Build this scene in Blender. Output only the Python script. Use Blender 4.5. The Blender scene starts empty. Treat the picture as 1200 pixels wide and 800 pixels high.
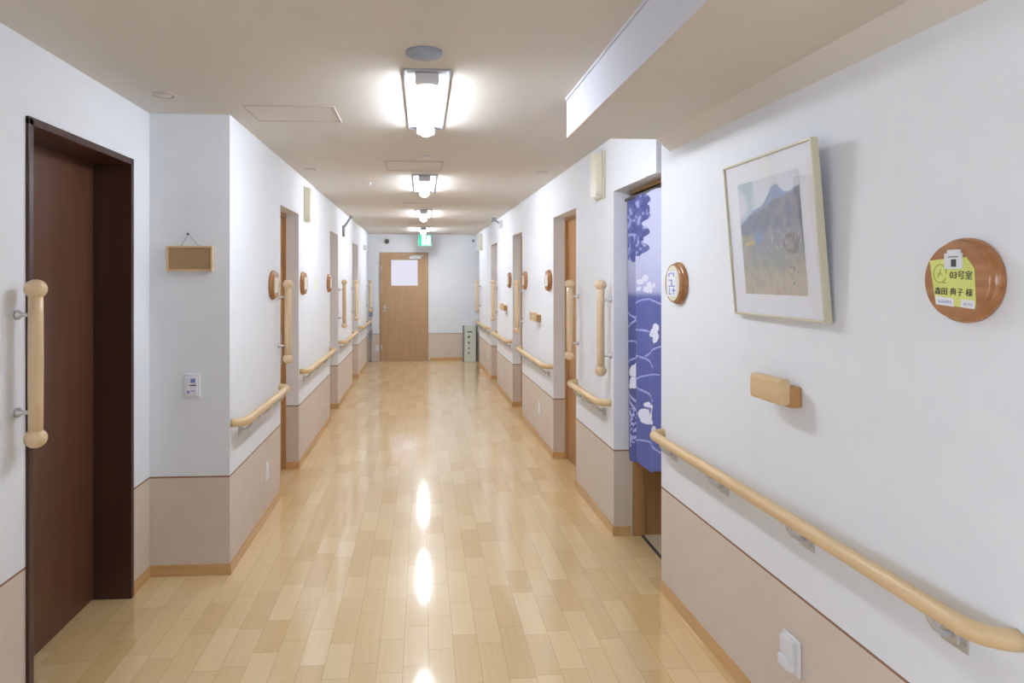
import bpy, bmesh, math, random
from mathutils import Matrix, Vector
random.seed(7)
C = bpy.context.scene.collection
SC = bpy.context.scene

# ------------------------------------------------------------------ camera, world, exposure
FOC, YAW, PPX, PPY, EYE = 760.0, 0.0592, 539.745, 327.46, 1.539
cam = bpy.data.cameras.new('camera'); camo = bpy.data.objects.new('camera', cam); C.objects.link(camo)
camo.location = (0, 0, EYE); camo.rotation_euler = (math.pi/2, 0, -YAW)
cam.sensor_width = 36; cam.lens = FOC*36/1200
cam.shift_x = (600-PPX)/1200; cam.shift_y = -(400-PPY)/1200
cam.clip_start = 0.02; cam.clip_end = 60
SC.camera = camo
w = bpy.data.worlds.new('world'); SC.world = w; w.use_nodes = True
w.node_tree.nodes['Background'].inputs[0].default_value = (0.8, 0.9, 1, 1)
w.node_tree.nodes['Background'].inputs[1].default_value = 0.3
SC.view_settings.view_transform = 'Standard'; SC.view_settings.look = 'None'
SC.view_settings.gamma = 1; SC.view_settings.use_curve_mapping = False
SC.view_settings.exposure = 0.12
LAMP = 73.0           # strength of the ceiling tubes
LAMP_COL = (0.90, 0.96, 1.06)
FILL = 9.0            # fill light from made-up glowing panes in the added hall behind the viewpoint

# ------------------------------------------------------------------ materials
def lin(c):
    return tuple(((v/255)/12.92 if v/255 <= 0.04045 else ((v/255+0.055)/1.055)**2.4) for v in c)
def base_mat(name, rgb, rough=0.5, metal=0.0, spec=0.5, coat=0.0):
    m = bpy.data.materials.new(name); m.use_nodes = True
    b = m.node_tree.nodes['Principled BSDF']
    b.inputs['Base Color'].default_value = (*lin(rgb), 1)
    b.inputs['Roughness'].default_value = rough; b.inputs['Metallic'].default_value = metal
    b.inputs['Specular IOR Level'].default_value = spec; b.inputs['Coat Weight'].default_value = coat
    return m
class NT:
    def __init__(s, m): s.t = m.node_tree; s.b = s.t.nodes['Principled BSDF']
    def n(s, typ, **kw):
        x = s.t.nodes.new(typ)
        for k, v in kw.items(): setattr(x, k, v)
        return x
    def l(s, a, b): s.t.links.new(a, b)
    def math(s, op, a, b=None, c=None):
        x = s.n('ShaderNodeMath', operation=op)
        for i, v in enumerate((a, b, c)):
            if v is None: continue
            if isinstance(v, (int, float)): x.inputs[i].default_value = v
            else: s.l(v, x.inputs[i])
        return x.outputs[0]
    def mix(s, f, a, b):
        x = s.n('ShaderNodeMix', data_type='RGBA')
        for sock, v in ((x.inputs[0], f), (x.inputs[6], a), (x.inputs[7], b)):
            if isinstance(v, (int, float)): sock.default_value = v
            elif isinstance(v, tuple): sock.default_value = (*v, 1)
            else: s.l(v, sock)
        return x.outputs[2]
    def pos(s):
        g = s.n('ShaderNodeNewGeometry'); return g.outputs['Position']
    def bump(s, h, strength, dist=0.002):
        x = s.n('ShaderNodeBump'); x.inputs['Strength'].default_value = strength; x.inputs['Distance'].default_value = dist
        s.l(h, x.inputs['Height']); s.l(x.outputs[0], s.b.inputs['Normal'])
def noise(t, vec, scale, detail=3):
    x = t.n('ShaderNodeTexNoise'); x.inputs['Scale'].default_value = scale; x.inputs['Detail'].default_value = detail
    if vec is not None: t.l(vec, x.inputs['Vector'])
    return x.outputs['Fac']

DADO = 0.512
def wall_mat():
    m = base_mat('wallpaper', (228, 228, 230), 0.75, spec=0.25); t = NT(m)
    p = t.pos(); sp = t.n('ShaderNodeSeparateXYZ'); t.l(p, sp.inputs[0]); z = sp.outputs['Z']
    n1 = noise(t, p, 9, 4)
    white = t.mix(n1, lin((228, 231, 236)), lin((234, 237, 242)))
    pink = t.mix(n1, lin((208, 194, 180)), lin((217, 204, 191)))
    low = t.math('LESS_THAN', z, DADO)
    line = t.math('COMPARE', z, DADO, 0.0045)
    c = t.mix(low, white, pink)
    c = t.mix(line, c, lin((150, 112, 92)))
    t.l(c, t.b.inputs['Base Color'])
    n2 = noise(t, p, 260, 2); t.bump(n2, 0.25, 0.001)
    return m
def wood_mat(name, dark, light, axis='z', scale=1.0, rough=0.4, coat=0.0):
    m = base_mat(name, light, rough, coat=coat); t = NT(m)
    tc = t.n('ShaderNodeTexCoord'); mp = t.n('ShaderNodeMapping')
    s = {'x': (1.5, 28, 28), 'y': (28, 1.5, 28), 'z': (28, 28, 1.5)}[axis]
    mp.inputs['Scale'].default_value = tuple(v*scale for v in s)
    t.l(tc.outputs['Object'], mp.inputs[0])
    n = noise(t, mp.outputs[0], 1.6, 4)
    r = t.n('ShaderNodeMapRange'); r.inputs[1].default_value = 0.3; r.inputs[2].default_value = 0.7; t.l(n, r.inputs[0])
    t.l(t.mix(r.outputs[0], lin(dark), lin(light)), t.b.inputs['Base Color'])
    return m
def floor_mat():
    m = base_mat('maple_floor', (214, 184, 138), 0.3, spec=0.5, coat=1.0); t = NT(m)
    p = t.pos(); sp = t.n('ShaderNodeSeparateXYZ'); t.l(p, sp.inputs[0]); x, y = sp.outputs['X'], sp.outputs['Y']
    W, L = 0.1035, 0.62
    xs = t.math('DIVIDE', t.math('ADD', x, 10.012), W)
    row = t.math('FLOOR', xs); fx = t.math('FRACT', xs)
    wn = t.n('ShaderNodeTexWhiteNoise', noise_dimensions='1D'); t.l(row, wn.inputs['W'])
    ys = t.math('ADD', t.math('DIVIDE', y, L), t.math('MULTIPLY', wn.outputs['Value'], 7.0))
    col = t.math('FLOOR', ys); fy = t.math('FRACT', ys)
    # a second cut inside each board at a random place so lengths vary
    cv = t.n('ShaderNodeCombineXYZ'); t.l(row, cv.inputs[0]); t.l(col, cv.inputs[1])
    wn2 = t.n('ShaderNodeTexWhiteNoise', noise_dimensions='3D'); t.l(cv.outputs[0], wn2.inputs['Vector'])
    cut = t.math('ADD', t.math('MULTIPLY', wn2.outputs['Value'], 0.3), 0.35)
    sub = t.math('GREATER_THAN', fy, cut)
    cv2 = t.n('ShaderNodeCombineXYZ'); t.l(row, cv2.inputs[0]); t.l(col, cv2.inputs[1]); t.l(t.math('ADD', sub, 3.3), cv2.inputs[2])
    wn3 = t.n('ShaderNodeTexWhiteNoise', noise_dimensions='3D'); t.l(cv2.outputs[0], wn3.inputs['Vector'])
    v = wn3.outputs['Value']
    cr = t.n('ShaderNodeValToRGB'); t.l(v, cr.inputs[0])
    e = cr.color_ramp.elements; e[0].position = 0; e[0].color = (*lin((218, 184, 128)), 1); e[1].position = 1; e[1].color = (*lin((234, 207, 158)), 1)
    k = e.new(0.25); k.color = (*lin((224, 193, 139)), 1); k = e.new(0.7); k.color = (*lin((229, 200, 148)), 1)
    mp = t.n('ShaderNodeMapping'); mp.inputs['Scale'].default_value = (40, 2.2, 1); t.l(p, mp.inputs[0])
    off = t.n('ShaderNodeVectorMath', operation='ADD'); t.l(mp.outputs[0], off.inputs[0]); t.l(wn3.outputs['Color'], off.inputs[1])
    g = noise(t, off.outputs[0], 1.5, 5)
    gr = t.n('ShaderNodeMapRange'); gr.inputs[1].default_value = 0.3; gr.inputs[2].default_value = 0.75; gr.inputs[3].default_value = 0.96; gr.inputs[4].default_value = 1.03; t.l(g, gr.inputs[0])
    vm = t.n('ShaderNodeVectorMath', operation='SCALE'); t.l(cr.outputs[0], vm.inputs[0]); t.l(gr.outputs[0], vm.inputs['Scale'])
    sx = t.math('LESS_THAN', t.math('MINIMUM', fx, t.math('SUBTRACT', 1.0, fx)), 0.013)
    dy = t.math('MULTIPLY', t.math('MINIMUM', t.math('MINIMUM', fy, t.math('SUBTRACT', 1.0, fy)), t.math('ABSOLUTE', t.math('SUBTRACT', fy, cut))), L)
    sy = t.math('LESS_THAN', dy, 0.0014)
    seam = t.math('MAXIMUM', sx, sy)
    c = t.mix(t.math('MULTIPLY', seam, 0.42), vm.outputs[0], lin((150, 112, 70)))
    t.l(c, t.b.inputs['Base Color'])
    n3 = noise(t, p, 6, 3)
    rr = t.n('ShaderNodeMapRange'); rr.inputs[3].default_value = 0.27; rr.inputs[4].default_value = 0.38; t.l(n3, rr.inputs[0]); t.l(rr.outputs[0], t.b.inputs['Roughness'])
    t.b.inputs['Coat Roughness'].default_value = 0.085; t.b.inputs['Coat IOR'].default_value = 1.75
    t.bump(noise(t, p, 14, 2), 0.12, 0.004)
    return m

M = {}
M['wall'] = wall_mat()
M['ceil'] = base_mat('ceiling_paper', (212, 203, 194), 0.8, spec=0.2)
t = NT(M['ceil']); t.l(t.mix(noise(t, t.pos(), 7, 4), lin((219, 214, 207)), lin((224, 219, 212))), t.b.inputs['Base Color'])
M['soffit'] = base_mat('soffit_paper', (202, 204, 213), 0.75, spec=0.2)
M['floor'] = floor_mat()
M['base'] = wood_mat('baseboard_wood', (196, 154, 102), (210, 170, 118), 'y')
M['basex'] = wood_mat('baseboard_wood_across', (196, 154, 102), (210, 170, 118), 'x')
M['dark'] = wood_mat('dark_brown_laminate', (62, 36, 27), (72, 43, 32), 'z', 0.5, 0.3)
M['darkdoor'] = wood_mat('brown_door_laminate', (88, 56, 40), (99, 64, 46), 'z', 0.5, 0.32)
M['door'] = wood_mat('sliding_door_wood', (168, 122, 76), (186, 141, 94), 'z', 1)
M['enddoor'] = wood_mat('end_door_wood', (170, 136, 98), (182, 149, 112), 'z', 1, 0.35)
M['frame'] = wood_mat('door_frame_wood', (176, 130, 80), (196, 150, 98), 'z', 1)
M['rail'] = wood_mat('handrail_beech', (212, 181, 134), (224, 196, 152), 'x', 0.6, 0.38)
M['bar'] = wood_mat('grab_bar_beech', (216, 188, 148), (228, 202, 165), 'z', 0.6, 0.28, 0.2)
M['plaque'] = wood_mat('plaque_varnished_wood', (154, 101, 56), (178, 124, 76), 'x', 1.2, 0.22, 0.3)
M['steel'] = base_mat('satin_steel', (206, 207, 209), 0.42, 0.85)
M['plastic'] = base_mat('white_plastic', (226, 228, 232), 0.4)
M['pale'] = base_mat('cream_plastic', (222, 216, 196), 0.35)
M['grey'] = base_mat('grey_plastic', (140, 144, 150), 0.45)
M['bluegrey'] = base_mat('blue_grey_plastic', (158, 170, 186), 0.5)
M['black'] = base_mat('black_ink', (36, 36, 40), 0.6)
M['lframe'] = base_mat('light_frame_grey', (176, 180, 190), 0.45)
M['dgrey'] = base_mat('dark_grey', (66, 64, 64), 0.5)
M['blue'] = base_mat('blue_ink', (130, 140, 205), 0.6)
M['paper'] = base_mat('white_paper', (232, 233, 240), 0.7)
M['ypaper'] = base_mat('yellow_paper', (217, 222, 128), 0.7)
M['green'] = base_mat('olive_pen', (150, 172, 70), 0.7)
M['gframe'] = base_mat('pale_gold_frame', (208, 203, 180), 0.4, 0.1)
M['mat'] = base_mat('picture_mount', (238, 239, 246), 0.7)
M['cork'] = base_mat('cork_board', (186, 148, 104), 0.85)
t = NT(M['cork']); tc = t.n('ShaderNodeTexCoord'); t.l(t.mix(noise(t, tc.outputs['Object'], 240, 3), lin((158, 128, 92)), lin((178, 148, 110))), t.b.inputs['Base Color'])
M['room'] = base_mat('room_vinyl', (206, 190, 160), 0.5)
M['sage'] = base_mat('pale_green_panel', (212, 220, 208), 0.5)
M['taupe'] = base_mat('taupe_post', (140, 128, 122), 0.5)
def emis(name, rgb, s):
    m = bpy.data.materials.new(name); m.use_nodes = True; t = m.node_tree
    t.nodes.clear(); e = t.nodes.new('ShaderNodeEmission'); o = t.nodes.new('ShaderNodeOutputMaterial')
    e.inputs[0].default_value = (*rgb, 1); e.inputs[1].default_value = s; t.links.new(e.outputs[0], o.inputs[0]); return m
M['tube'] = emis('lit_diffuser', LAMP_COL, LAMP)
_t = M['tube'].node_tree; _g = _t.nodes.new('ShaderNodeNewGeometry'); _s = _t.nodes.new('ShaderNodeSeparateXYZ'); _a = _t.nodes.new('ShaderNodeMath'); _m = _t.nodes.new('ShaderNodeMath')
_a.operation = 'ABSOLUTE'; _m.operation = 'MULTIPLY_ADD'; _m.inputs[1].default_value = LAMP*0.95; _m.inputs[2].default_value = LAMP*0.30   # glow made weaker on the sides to lessen spill on the ceiling
_t.links.new(_g.outputs['Normal'], _s.inputs[0]); _t.links.new(_s.outputs['Z'], _a.inputs[0]); _t.links.new(_a.outputs[0], _m.inputs[0])
_t.links.new(_m.outputs[0], [n for n in _t.nodes if n.type == 'EMISSION'][0].inputs[1])
M['exitw'] = emis('exit_sign_white', (0.9, 1.0, 0.96), 1.5)
M['exitg'] = emis('exit_sign_green', (0.05, 0.62, 0.38), 1.3)
M['hall'] = emis('hall_fill', (0.84, 0.94, 1.13), FILL)  # fill glow for the made-up side windows of the hall
M['hallback'] = emis('hall_fill_weak', (0.84, 0.94, 1.13), FILL*0.3)  # weaker fill glow for the made-up back windows
M['daylit'] = emis('frosted_daylight_glass', (0.86, 0.84, 0.98), 0.85)
def attr_mat(name, rough=0.85, spec=0.2):
    m = base_mat(name, (200, 200, 200), rough, spec=spec); t = NT(m)
    a = t.n('ShaderNodeAttribute', attribute_name='Col'); t.l(a.outputs['Color'], t.b.inputs['Base Color']); return m
M['noren'] = attr_mat('dyed_cotton'); M['art'] = attr_mat('watercolour_print', 0.7)
def glass_mat():
    m = bpy.data.materials.new('picture_glass'); m.use_nodes = True; t = m.node_tree; t.nodes.clear()
    tr = t.nodes.new('ShaderNodeBsdfTransparent'); gl = t.nodes.new('ShaderNodeBsdfGlossy'); gl.inputs['Roughness'].default_value = 0.01
    lw = t.nodes.new('ShaderNodeLayerWeight'); lw.inputs[0].default_value = 0.5
    pw = t.nodes.new('ShaderNodeMath'); pw.operation = 'POWER'; pw.inputs[1].default_value = 5; t.links.new(lw.outputs['Facing'], pw.inputs[0])
    fr = t.nodes.new('ShaderNodeMath'); fr.operation = 'MULTIPLY_ADD'; fr.inputs[1].default_value = 0.96; fr.inputs[2].default_value = 0.06; t.links.new(pw.outputs[0], fr.inputs[0])
    mx = t.nodes.new('ShaderNodeMixShader'); o = t.nodes.new('ShaderNodeOutputMaterial')
    t.links.new(fr.outputs[0], mx.inputs[0]); t.links.new(tr.outputs[0], mx.inputs[1]); t.links.new(gl.outputs[0], mx.inputs[2]); t.links.new(mx.outputs[0], o.inputs[0])
    return m
M['glass'] = glass_mat()

# ------------------------------------------------------------------ mesh builder
class MB:
    def __init__(s): s.bm = bmesh.new()
    def box(s, x0, x1, y0, y1, z0, z1, bev=0.0, seg=2, mat=None):
        b = bmesh.new()
        bmesh.ops.create_cube(b, size=1)
        for v in b.verts:
            v.co = Vector(((x0+x1)/2+v.co.x*(x1-x0), (y0+y1)/2+v.co.y*(y1-y0), (z0+z1)/2+v.co.z*(z1-z0)))
        if bev > 0: bmesh.ops.bevel(b, geom=b.edges[:], offset=bev, segments=seg, affect='EDGES', profile=0.5)
        return s.join(b, mat)
    def join(s, b, mat=None):
        if mat is not None: bmesh.ops.transform(b, matrix=mat, verts=b.verts)
        me = bpy.data.meshes.new('tmp'); b.to_mesh(me); b.free(); s.bm.from_mesh(me); bpy.data.meshes.remove(me); return s
    def lathe(s, prof, n=32, mat=None):          # profile (r, z) about z
        b = bmesh.new(); rings = []
        for r, z in prof:
            if r < 1e-6: rings.append([b.verts.new((0, 0, z))])
            else: rings.append([b.verts.new((r*math.cos(2*math.pi*i/n), r*math.sin(2*math.pi*i/n), z)) for i in range(n)])
        for A, B in zip(rings, rings[1:]):
            for i in range(n):
                j = (i+1) % n
                if len(A) == 1 and len(B) == 1: continue
                if len(A) == 1: b.faces.new((A[0], B[i], B[j]))
                elif len(B) == 1: b.faces.new((A[i], A[j], B[0]))
                else: b.faces.new((A[i], A[j], B[j], B[i]))
        for f in b.faces: f.smooth = True
        bmesh.ops.recalc_face_normals(b, faces=b.faces)
        return s.join(b, mat)
    def tube(s, pts, r, n=14, ry=None):
        b = bmesh.new(); pts = [Vector(p) for p in pts]; rings = []
        up = Vector((0, 0, 1))
        for i, p in enumerate(pts):
            d = (pts[min(i+1, len(pts)-1)]-pts[max(i-1, 0)]).normalized()
            u = up if abs(d.z) < 0.9 else Vector((0, 1, 0))
            a = d.cross(u).normalized(); c = a.cross(d).normalized()
            rings.append([b.verts.new(p+a*(r*math.cos(2*math.pi*k/n))+c*((ry or r)*math.sin(2*math.pi*k/n))) for k in range(n)])
        for A, B in zip(rings, rings[1:]):
            for i in range(n): b.faces.new((A[i], A[(i+1) % n], B[(i+1) % n], B[i])).smooth = True
        b.faces.new(rings[0]); b.faces.new(rings[-1])
        bmesh.ops.recalc_face_normals(b, faces=b.faces)
        return s.join(b)
    def prism(s, poly, y0, y1, mat=None):        # polygon in x,z extruded along y
        b = bmesh.new(); A = [b.verts.new((x, y0, z)) for x, z in poly]; B = [b.verts.new((x, y1, z)) for x, z in poly]
        b.faces.new(A); b.faces.new(B[::-1])
        n = len(poly)
        for i in range(n): b.faces.new((A[i], B[i], B[(i+1) % n], A[(i+1) % n]))
        bmesh.ops.recalc_face_normals(b, faces=b.faces)
        return s.join(b, mat)
    def build(s, name, mat, parent=None):
        me = bpy.data.meshes.new(name); s.bm.to_mesh(me); s.bm.free()
        me.materials.append(M[mat]); o = bpy.data.objects.new(name, me); C.objects.link(o)
        if parent: o.parent = parent
        return o

def tag(o, label, cat, group=None, kind=None):
    if label: o['label'] = label
    if cat: o['category'] = cat
    if group: o['group'] = group
    if kind: o['kind'] = kind
    return o
def thing(name, label, cat, loc, rz=0, group=None, rx=0):
    o = bpy.data.objects.new(name, None); C.objects.link(o); o.empty_display_size = 0.1
    o.location = loc; o.rotation_euler = (rx, 0, rz); return tag(o, label, cat, group)
def struct(o, label=None): o['kind'] = 'structure'; return tag(o, label, None)
def copy_tree(o, parent=None):
    c = o.copy(); C.objects.link(c)
    if parent: c.parent = parent
    for ch in list(o.children): copy_tree(ch, c)
    return c

# wall planes: x = x5 + a*(y-5); local frame of mounted things: x right, y into the wall, z up
PL = {'L': (-1.003, 0.0), 'LN': (-1.411, 0.0), 'R': (1.1335, -0.014), 'RN': (1.1216, -0.0333)}
def wx(pl, y): x5, a = PL[pl]; return x5+a*(y-5)
def mount(pl, y, z=0.0):
    if pl == 'E': return (y, YE, z), 0.0
    if pl == 'F': return (y, YF, z), 0.0
    a = PL[pl][1]
    return (wx(pl, y), y, z), (math.pi/2-math.atan(a) if pl[0] == 'L' else -math.pi/2-math.atan(a))
def put(o, pl, y, z): l, r = mount(pl, y, z); o.location = l; o.rotation_euler = (0, 0, r); return o
YE, YF, CEIL, HEAD = 12.35, 3.452, 2.4, 2.07

# ------------------------------------------------------------------ room shell
struct(MB().box(-5.6, 3.2, -4.1, 12.7, -0.1, 0.0).build('floor', 'floor'))
struct(MB().box(-5.6, 3.2, -4.1, 12.7, CEIL, CEIL+0.1).build('ceiling', 'ceil'))
def slab(mb, pl, y0, y1, z0, z1, th):            # a piece of wall standing on its plane, thickness away from the corridor
    s = -1 if pl[0] == 'L' else 1
    b = bmesh.new(); vs = []
    for (y, t_) in ((y0, 0), (y1, 0), (y1, th), (y0, th)):
        for z in (z0, z1): vs.append(b.verts.new((wx(pl, y)+s*t_, y, z)))
    f = [(0, 2, 3, 1), (2, 4, 5, 3), (4, 6, 7, 5), (6, 0, 1, 7), (1, 3, 5, 7), (0, 6, 4, 2)]
    for q in f: b.faces.new([vs[i] for i in q])
    bmesh.ops.recalc_face_normals(b, faces=b.faces); mb.join(b)
L_OP = [(4.665, 5.346), (7.13, 7.81), (9.42, 10.22), (11.9, YE)]
R_OP = [(3.155, 3.835), (4.74, 5.518), (7.12, 7.80), (9.26, 9.98), (11.75, YE)]
def wall_with(name, pl, y0, y1, ops, th, top=CEIL):
    mb = MB(); y = y0
    for a, b in ops:
        if a > y: slab(mb, pl, y, a, 0, top, th)
        slab(mb, pl, a, b, HEAD, top, th); y = b
    if y < y1: slab(mb, pl, y, y1, 0, top, th)
    return struct(mb.build(name, 'wall'))
wall_with('wall_left', 'L', YF, YE, L_OP, 0.115)
wall_with('wall_right', 'R', 3.155, YE, R_OP, 0.115)
mb = MB(); mb.box(-1.75, -1.003-0.115, YF, YF+0.1, 0, CEIL); struct(mb.build('wall_left_return', 'wall'))
DN, DF, DT = 2.404, 3.294, 2.118
DF = 3.24
mb = MB(); slab(mb, 'LN', 0.9, DN, 0, CEIL, 0.2); slab(mb, 'LN', DF, YF, 0, CEIL, 0.2); slab(mb, 'LN', DN, DF, DT, CEIL, 0.2)
struct(mb.build('wall_left_near', 'wall'))
mb = MB(); slab(mb, 'RN', -4.0, 3.15, 0, 2.16, 0.085); slab(mb, 'RN', 3.05, 3.15, 2.16, CEIL, 0.085); struct(mb.build('wall_right_near', 'wall'))
struct(MB().box(-1.7, 1.6, YE, YE+0.1, 0, CEIL).build('wall_end', 'wall'))
# unseen hall added left of and behind the viewpoint; its glowing panes give fill
struct(MB().box(-5.6, -1.6, 0.9, 1.0, 0, CEIL).build('wall_hall_front', 'wall'))
def window_wall(name, along, at, a, b, n, wins):
    def bx(mb, u0, u1, z0, z1, d0=0.0, d1=0.1):
        if along == 'y': mb.box(at-d1, at-d0, u0, u1, z0, z1)
        else: mb.box(u0, u1, at-d1, at-d0, z0, z1)
    mb = MB(); u = a
    for p, q in wins:
        bx(mb, u, p, 0, CEIL); bx(mb, p, q, 0, 0.8); bx(mb, p, q, 2.15, CEIL); u = q
    bx(mb, u, b, 0, CEIL); struct(mb.build(name, 'wall'))
    for k, (p, q) in enumerate(wins):
        e = bpy.data.objects.new('window_%d' % (n+k), None); C.objects.link(e); e['kind'] = 'structure'
        mb = MB(); bx(mb, p, p+0.04, 0.8, 2.15, 0.02, 0.07); bx(mb, q-0.04, q, 0.8, 2.15, 0.02, 0.07); bx(mb, p, q, 0.8, 0.84, 0.02, 0.07); bx(mb, p, q, 2.11, 2.15, 0.02, 0.07); bx(mb, (p+q)/2-0.02, (p+q)/2+0.02, 0.8, 2.15, 0.02, 0.07)
        mb.build('window_frame', 'plastic', e)
        mb = MB(); bx(mb, p, q, 0.8, 2.15, 0.075, 0.085); mb.build('window_pane', 'hall' if along == 'y' else 'hallback', e)  # glowing pane added out of view as fill light
window_wall('wall_hall_left', 'y', -5.5, -4.1, 1.0, 1, [(-3.6, -1.9), (-1.3, 0.5)])
window_wall('wall_back', 'x', -4.0, -5.6, 1.9, 3, [(-4.9, -3.2), (-2.4, -0.6), (-0.2, 1.0)])
# dropped soffit above the near right wall, with its cove
mb = MB(); mb.box(0.687, 1.9, -4.0, 3.05, 2.212, CEIL+0.02)
so = mb.build('ceiling_soffit', 'soffit'); so.data.materials.append(M['ceil'])
for p in so.data.polygons:
    if p.normal.z < -0.5: p.material_index = 1
struct(so, 'white boxed soffit dropped from the ceiling above the right wall')
mb = MB(); mb.box(0.681, 0.6872, -4.0, 3.05, CEIL-0.012, CEIL); struct(mb.build('trim_1', 'soffit'))
def cove(y0, y1):
    b = bmesh.new(); vs = []
    for y in (y0, y1):
        for x, z in ((wx('RN', y)-0.068, 2.2125), (wx('RN', y)+0.005, 2.149), (wx('RN', y)+0.005, 2.2125)): vs.append(b.verts.new((x, y, z)))
    for q in ((0, 1, 2), (5, 4, 3), (0, 3, 4, 1), (1, 4, 5, 2), (2, 5, 3, 0)): b.faces.new([vs[i] for i in q])
    bmesh.ops.recalc_face_normals(b, faces=b.faces); return b
mb = MB(); mb.join(cove(-4.0, 3.05)); struct(mb.build('trim_2', 'ceil'), 'sloping beige cove between soffit and right wall')
# outer backing walls so no outside light leaks in behind the doors
struct(MB().box(-1.9, -1.8, 1.0, 12.5, 0, CEIL).build('wall_outer_left', 'wall'))
struct(MB().box(2.9, 3.0, -4.1, 12.5, 0, CEIL).build('wall_outer_right', 'wall'))

# baseboards (one per wall, pieces between the openings)
def skirt(mb, pl, y0, y1):
    s = -1 if pl[0] == 'L' else 1
    b = bmesh.new(); vs = []
    for (y, t_) in ((y0, -0.008), (y1, -0.008), (y1, 0.004), (y0, 0.004)):
        for z in (0, 0.058): vs.append(b.verts.new((wx(pl, y)+s*t_, y, z)))
    for q in [(0, 2, 3, 1), (2, 4, 5, 3), (4, 6, 7, 5), (6, 0, 1, 7), (1, 3, 5, 7), (0, 6, 4, 2)]: b.faces.new([vs[i] for i in q])
    bmesh.ops.recalc_face_normals(b, faces=b.faces); mb.join(b)
def base_for(name, pl, y0, y1, ops):
    mb = MB(); y = y0; s = -1 if pl[0] == 'L' else 1
    for a, b in ops:
        if a > y: skirt(mb, pl, y, a)
        x0 = wx(pl, b); xa, xb = sorted((x0-s*0.008, x0+s*0.1))
        if b < YE: mb.box(xa, xb, b-0.008, b+0.004, 0, 0.058)      # wraps round the far jamb
        y = b
    if y < y1: skirt(mb, pl, y, y1)
    struct(mb.build(name, 'base'))
base_for('baseboard_left', 'L', YF, YE, L_OP)
base_for('baseboard_right', 'R', 3.155, YE, R_OP)
mb = MB(); skirt(mb, 'LN', 0.9, DN-0.012); skirt(mb, 'LN', DF+0.012, YF); struct(mb.build('baseboard_left_near', 'base'))
mb = MB(); skirt(mb, 'RN', -4.0, 3.15); struct(mb.build('baseboard_right_near', 'base'))
struct(MB().box(-1.403, -0.995, YF-0.008, YF+0.002, 0, 0.058).build('baseboard_return', 'basex'))
struct(MB().box(0.158, 1.04, YE-0.008, YE, 0, 0.058).build('baseboard_end', 'basex'))

# ------------------------------------------------------------------ doors
# dark brown sliding door on the near left
def dark_door():
    r = bpy.data.objects.new('door_1', None); C.objects.link(r); r.location = (wx('LN', 0), 0, 0)
    r['kind'] = 'structure'; r['label'] = 'dark brown sliding door set deep in a dark frame on the near left wall'
    P = 0.012; F = 0.024
    mb = MB()
    mb.box(-0.19, P, DN-0.004, DN+F, 0, DT, 0.002); mb.box(-0.19, P, DF-F, DF+0.004, 0, DT, 0.002); mb.box(-0.19, P, DN-0.004, DF+0.004, DT-F, DT+0.006, 0.002)
    f = mb.build('door_frame', 'dark', r); f['label'] = 'near-black brown frame lining the recess'
    mb = MB(); mb.box(-0.2, -0.168, DN+F-0.002, DF-F+0.002, 0.004, DT-F, 0.002); mb.build('door_panel', 'darkdoor', r)
    return r
dark_door()
def room_door(n, pl, a, b):
    s = -1 if pl[0] == 'L' else 1
    r = bpy.data.objects.new('door_%d' % n, None); C.objects.link(r); r['kind'] = 'structure'
    r.location = ((wx(pl, a)+wx(pl, b))/2, (a+b)/2, 0); r.rotation_euler = (0, 0, -math.atan(PL[pl][1]))
    h = (b-a)/2
    def bx(mb, d0, d1, y0, y1, z0, z1, bev=0.0): mb.box(*sorted((s*d0, s*d1)), y0, y1, z0, z1, bev)
    mb = MB(); bx(mb, 0.1, 0.17, -h-0.01, -h+0.03, 0, HEAD); bx(mb, 0.1, 0.17, h-0.012, h+0.01, 0, HEAD); bx(mb, 0.1, 0.17, -h, h, HEAD-0.03, HEAD+0.01)
    mb.build('door_frame', 'frame', r)
    mb = MB(); bx(mb, 0.125, 0.16, -h+0.02, h-0.008, 0.006, HEAD-0.02, 0.002); mb.build('door_panel', 'door', r)
    mb = MB(); bx(mb, 0.119, 0.126, h-0.10, h-0.075, 0.86, 1.12, 0.002); mb.build('recessed_pull', 'steel', r)
    return r
k = 2
for pl, ops in (('L', L_OP[:3]), ('R', R_OP[1:4])):
    for a, b in ops: room_door(k, pl, a, b); k += 1
# open curtained doorway on the right: frame, floor track and the room behind it
y1 = R_OP[0][1]; X0 = wx('R', y1)
mb = MB(); mb.box(X0+0.118, X0+0.185, y1-0.012, y1+0.09, 0, HEAD); mb.box(X0+0.1, X0+0.185, 3.06, y1, HEAD-0.022, HEAD+0.03)
r8 = struct(mb.build('door_8', 'frame'), 'open doorway frame behind the blue curtain')
MB().box(X0+0.162, X0+0.180, 3.06, y1-0.012, 0.0, 0.004).build('floor_track', 'dgrey', r8)
struct(MB().box(X0+0.185, 1.75, y1+0.0, y1+0.05, 0, 2.3).build('wall_side_room', 'door'))
struct(MB().box(1.75, 1.8, 3.0, y1, 0, CEIL).build('wall_side_room_back', 'wall'))
struct(MB().box(X0+0.18, 1.75, 2.9, y1, 0.0, 0.002).build('floor_side_room', 'room'))
# side passages at the far end: plain returns
struct(MB().box(-1.5, -1.45, 11.6, YE, 0, CEIL).build('wall_passage_left', 'wall'))
struct(MB().box(1.45, 1.5, 11.6, YE, 0, CEIL).build('wall_passage_right', 'wall'))
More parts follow.
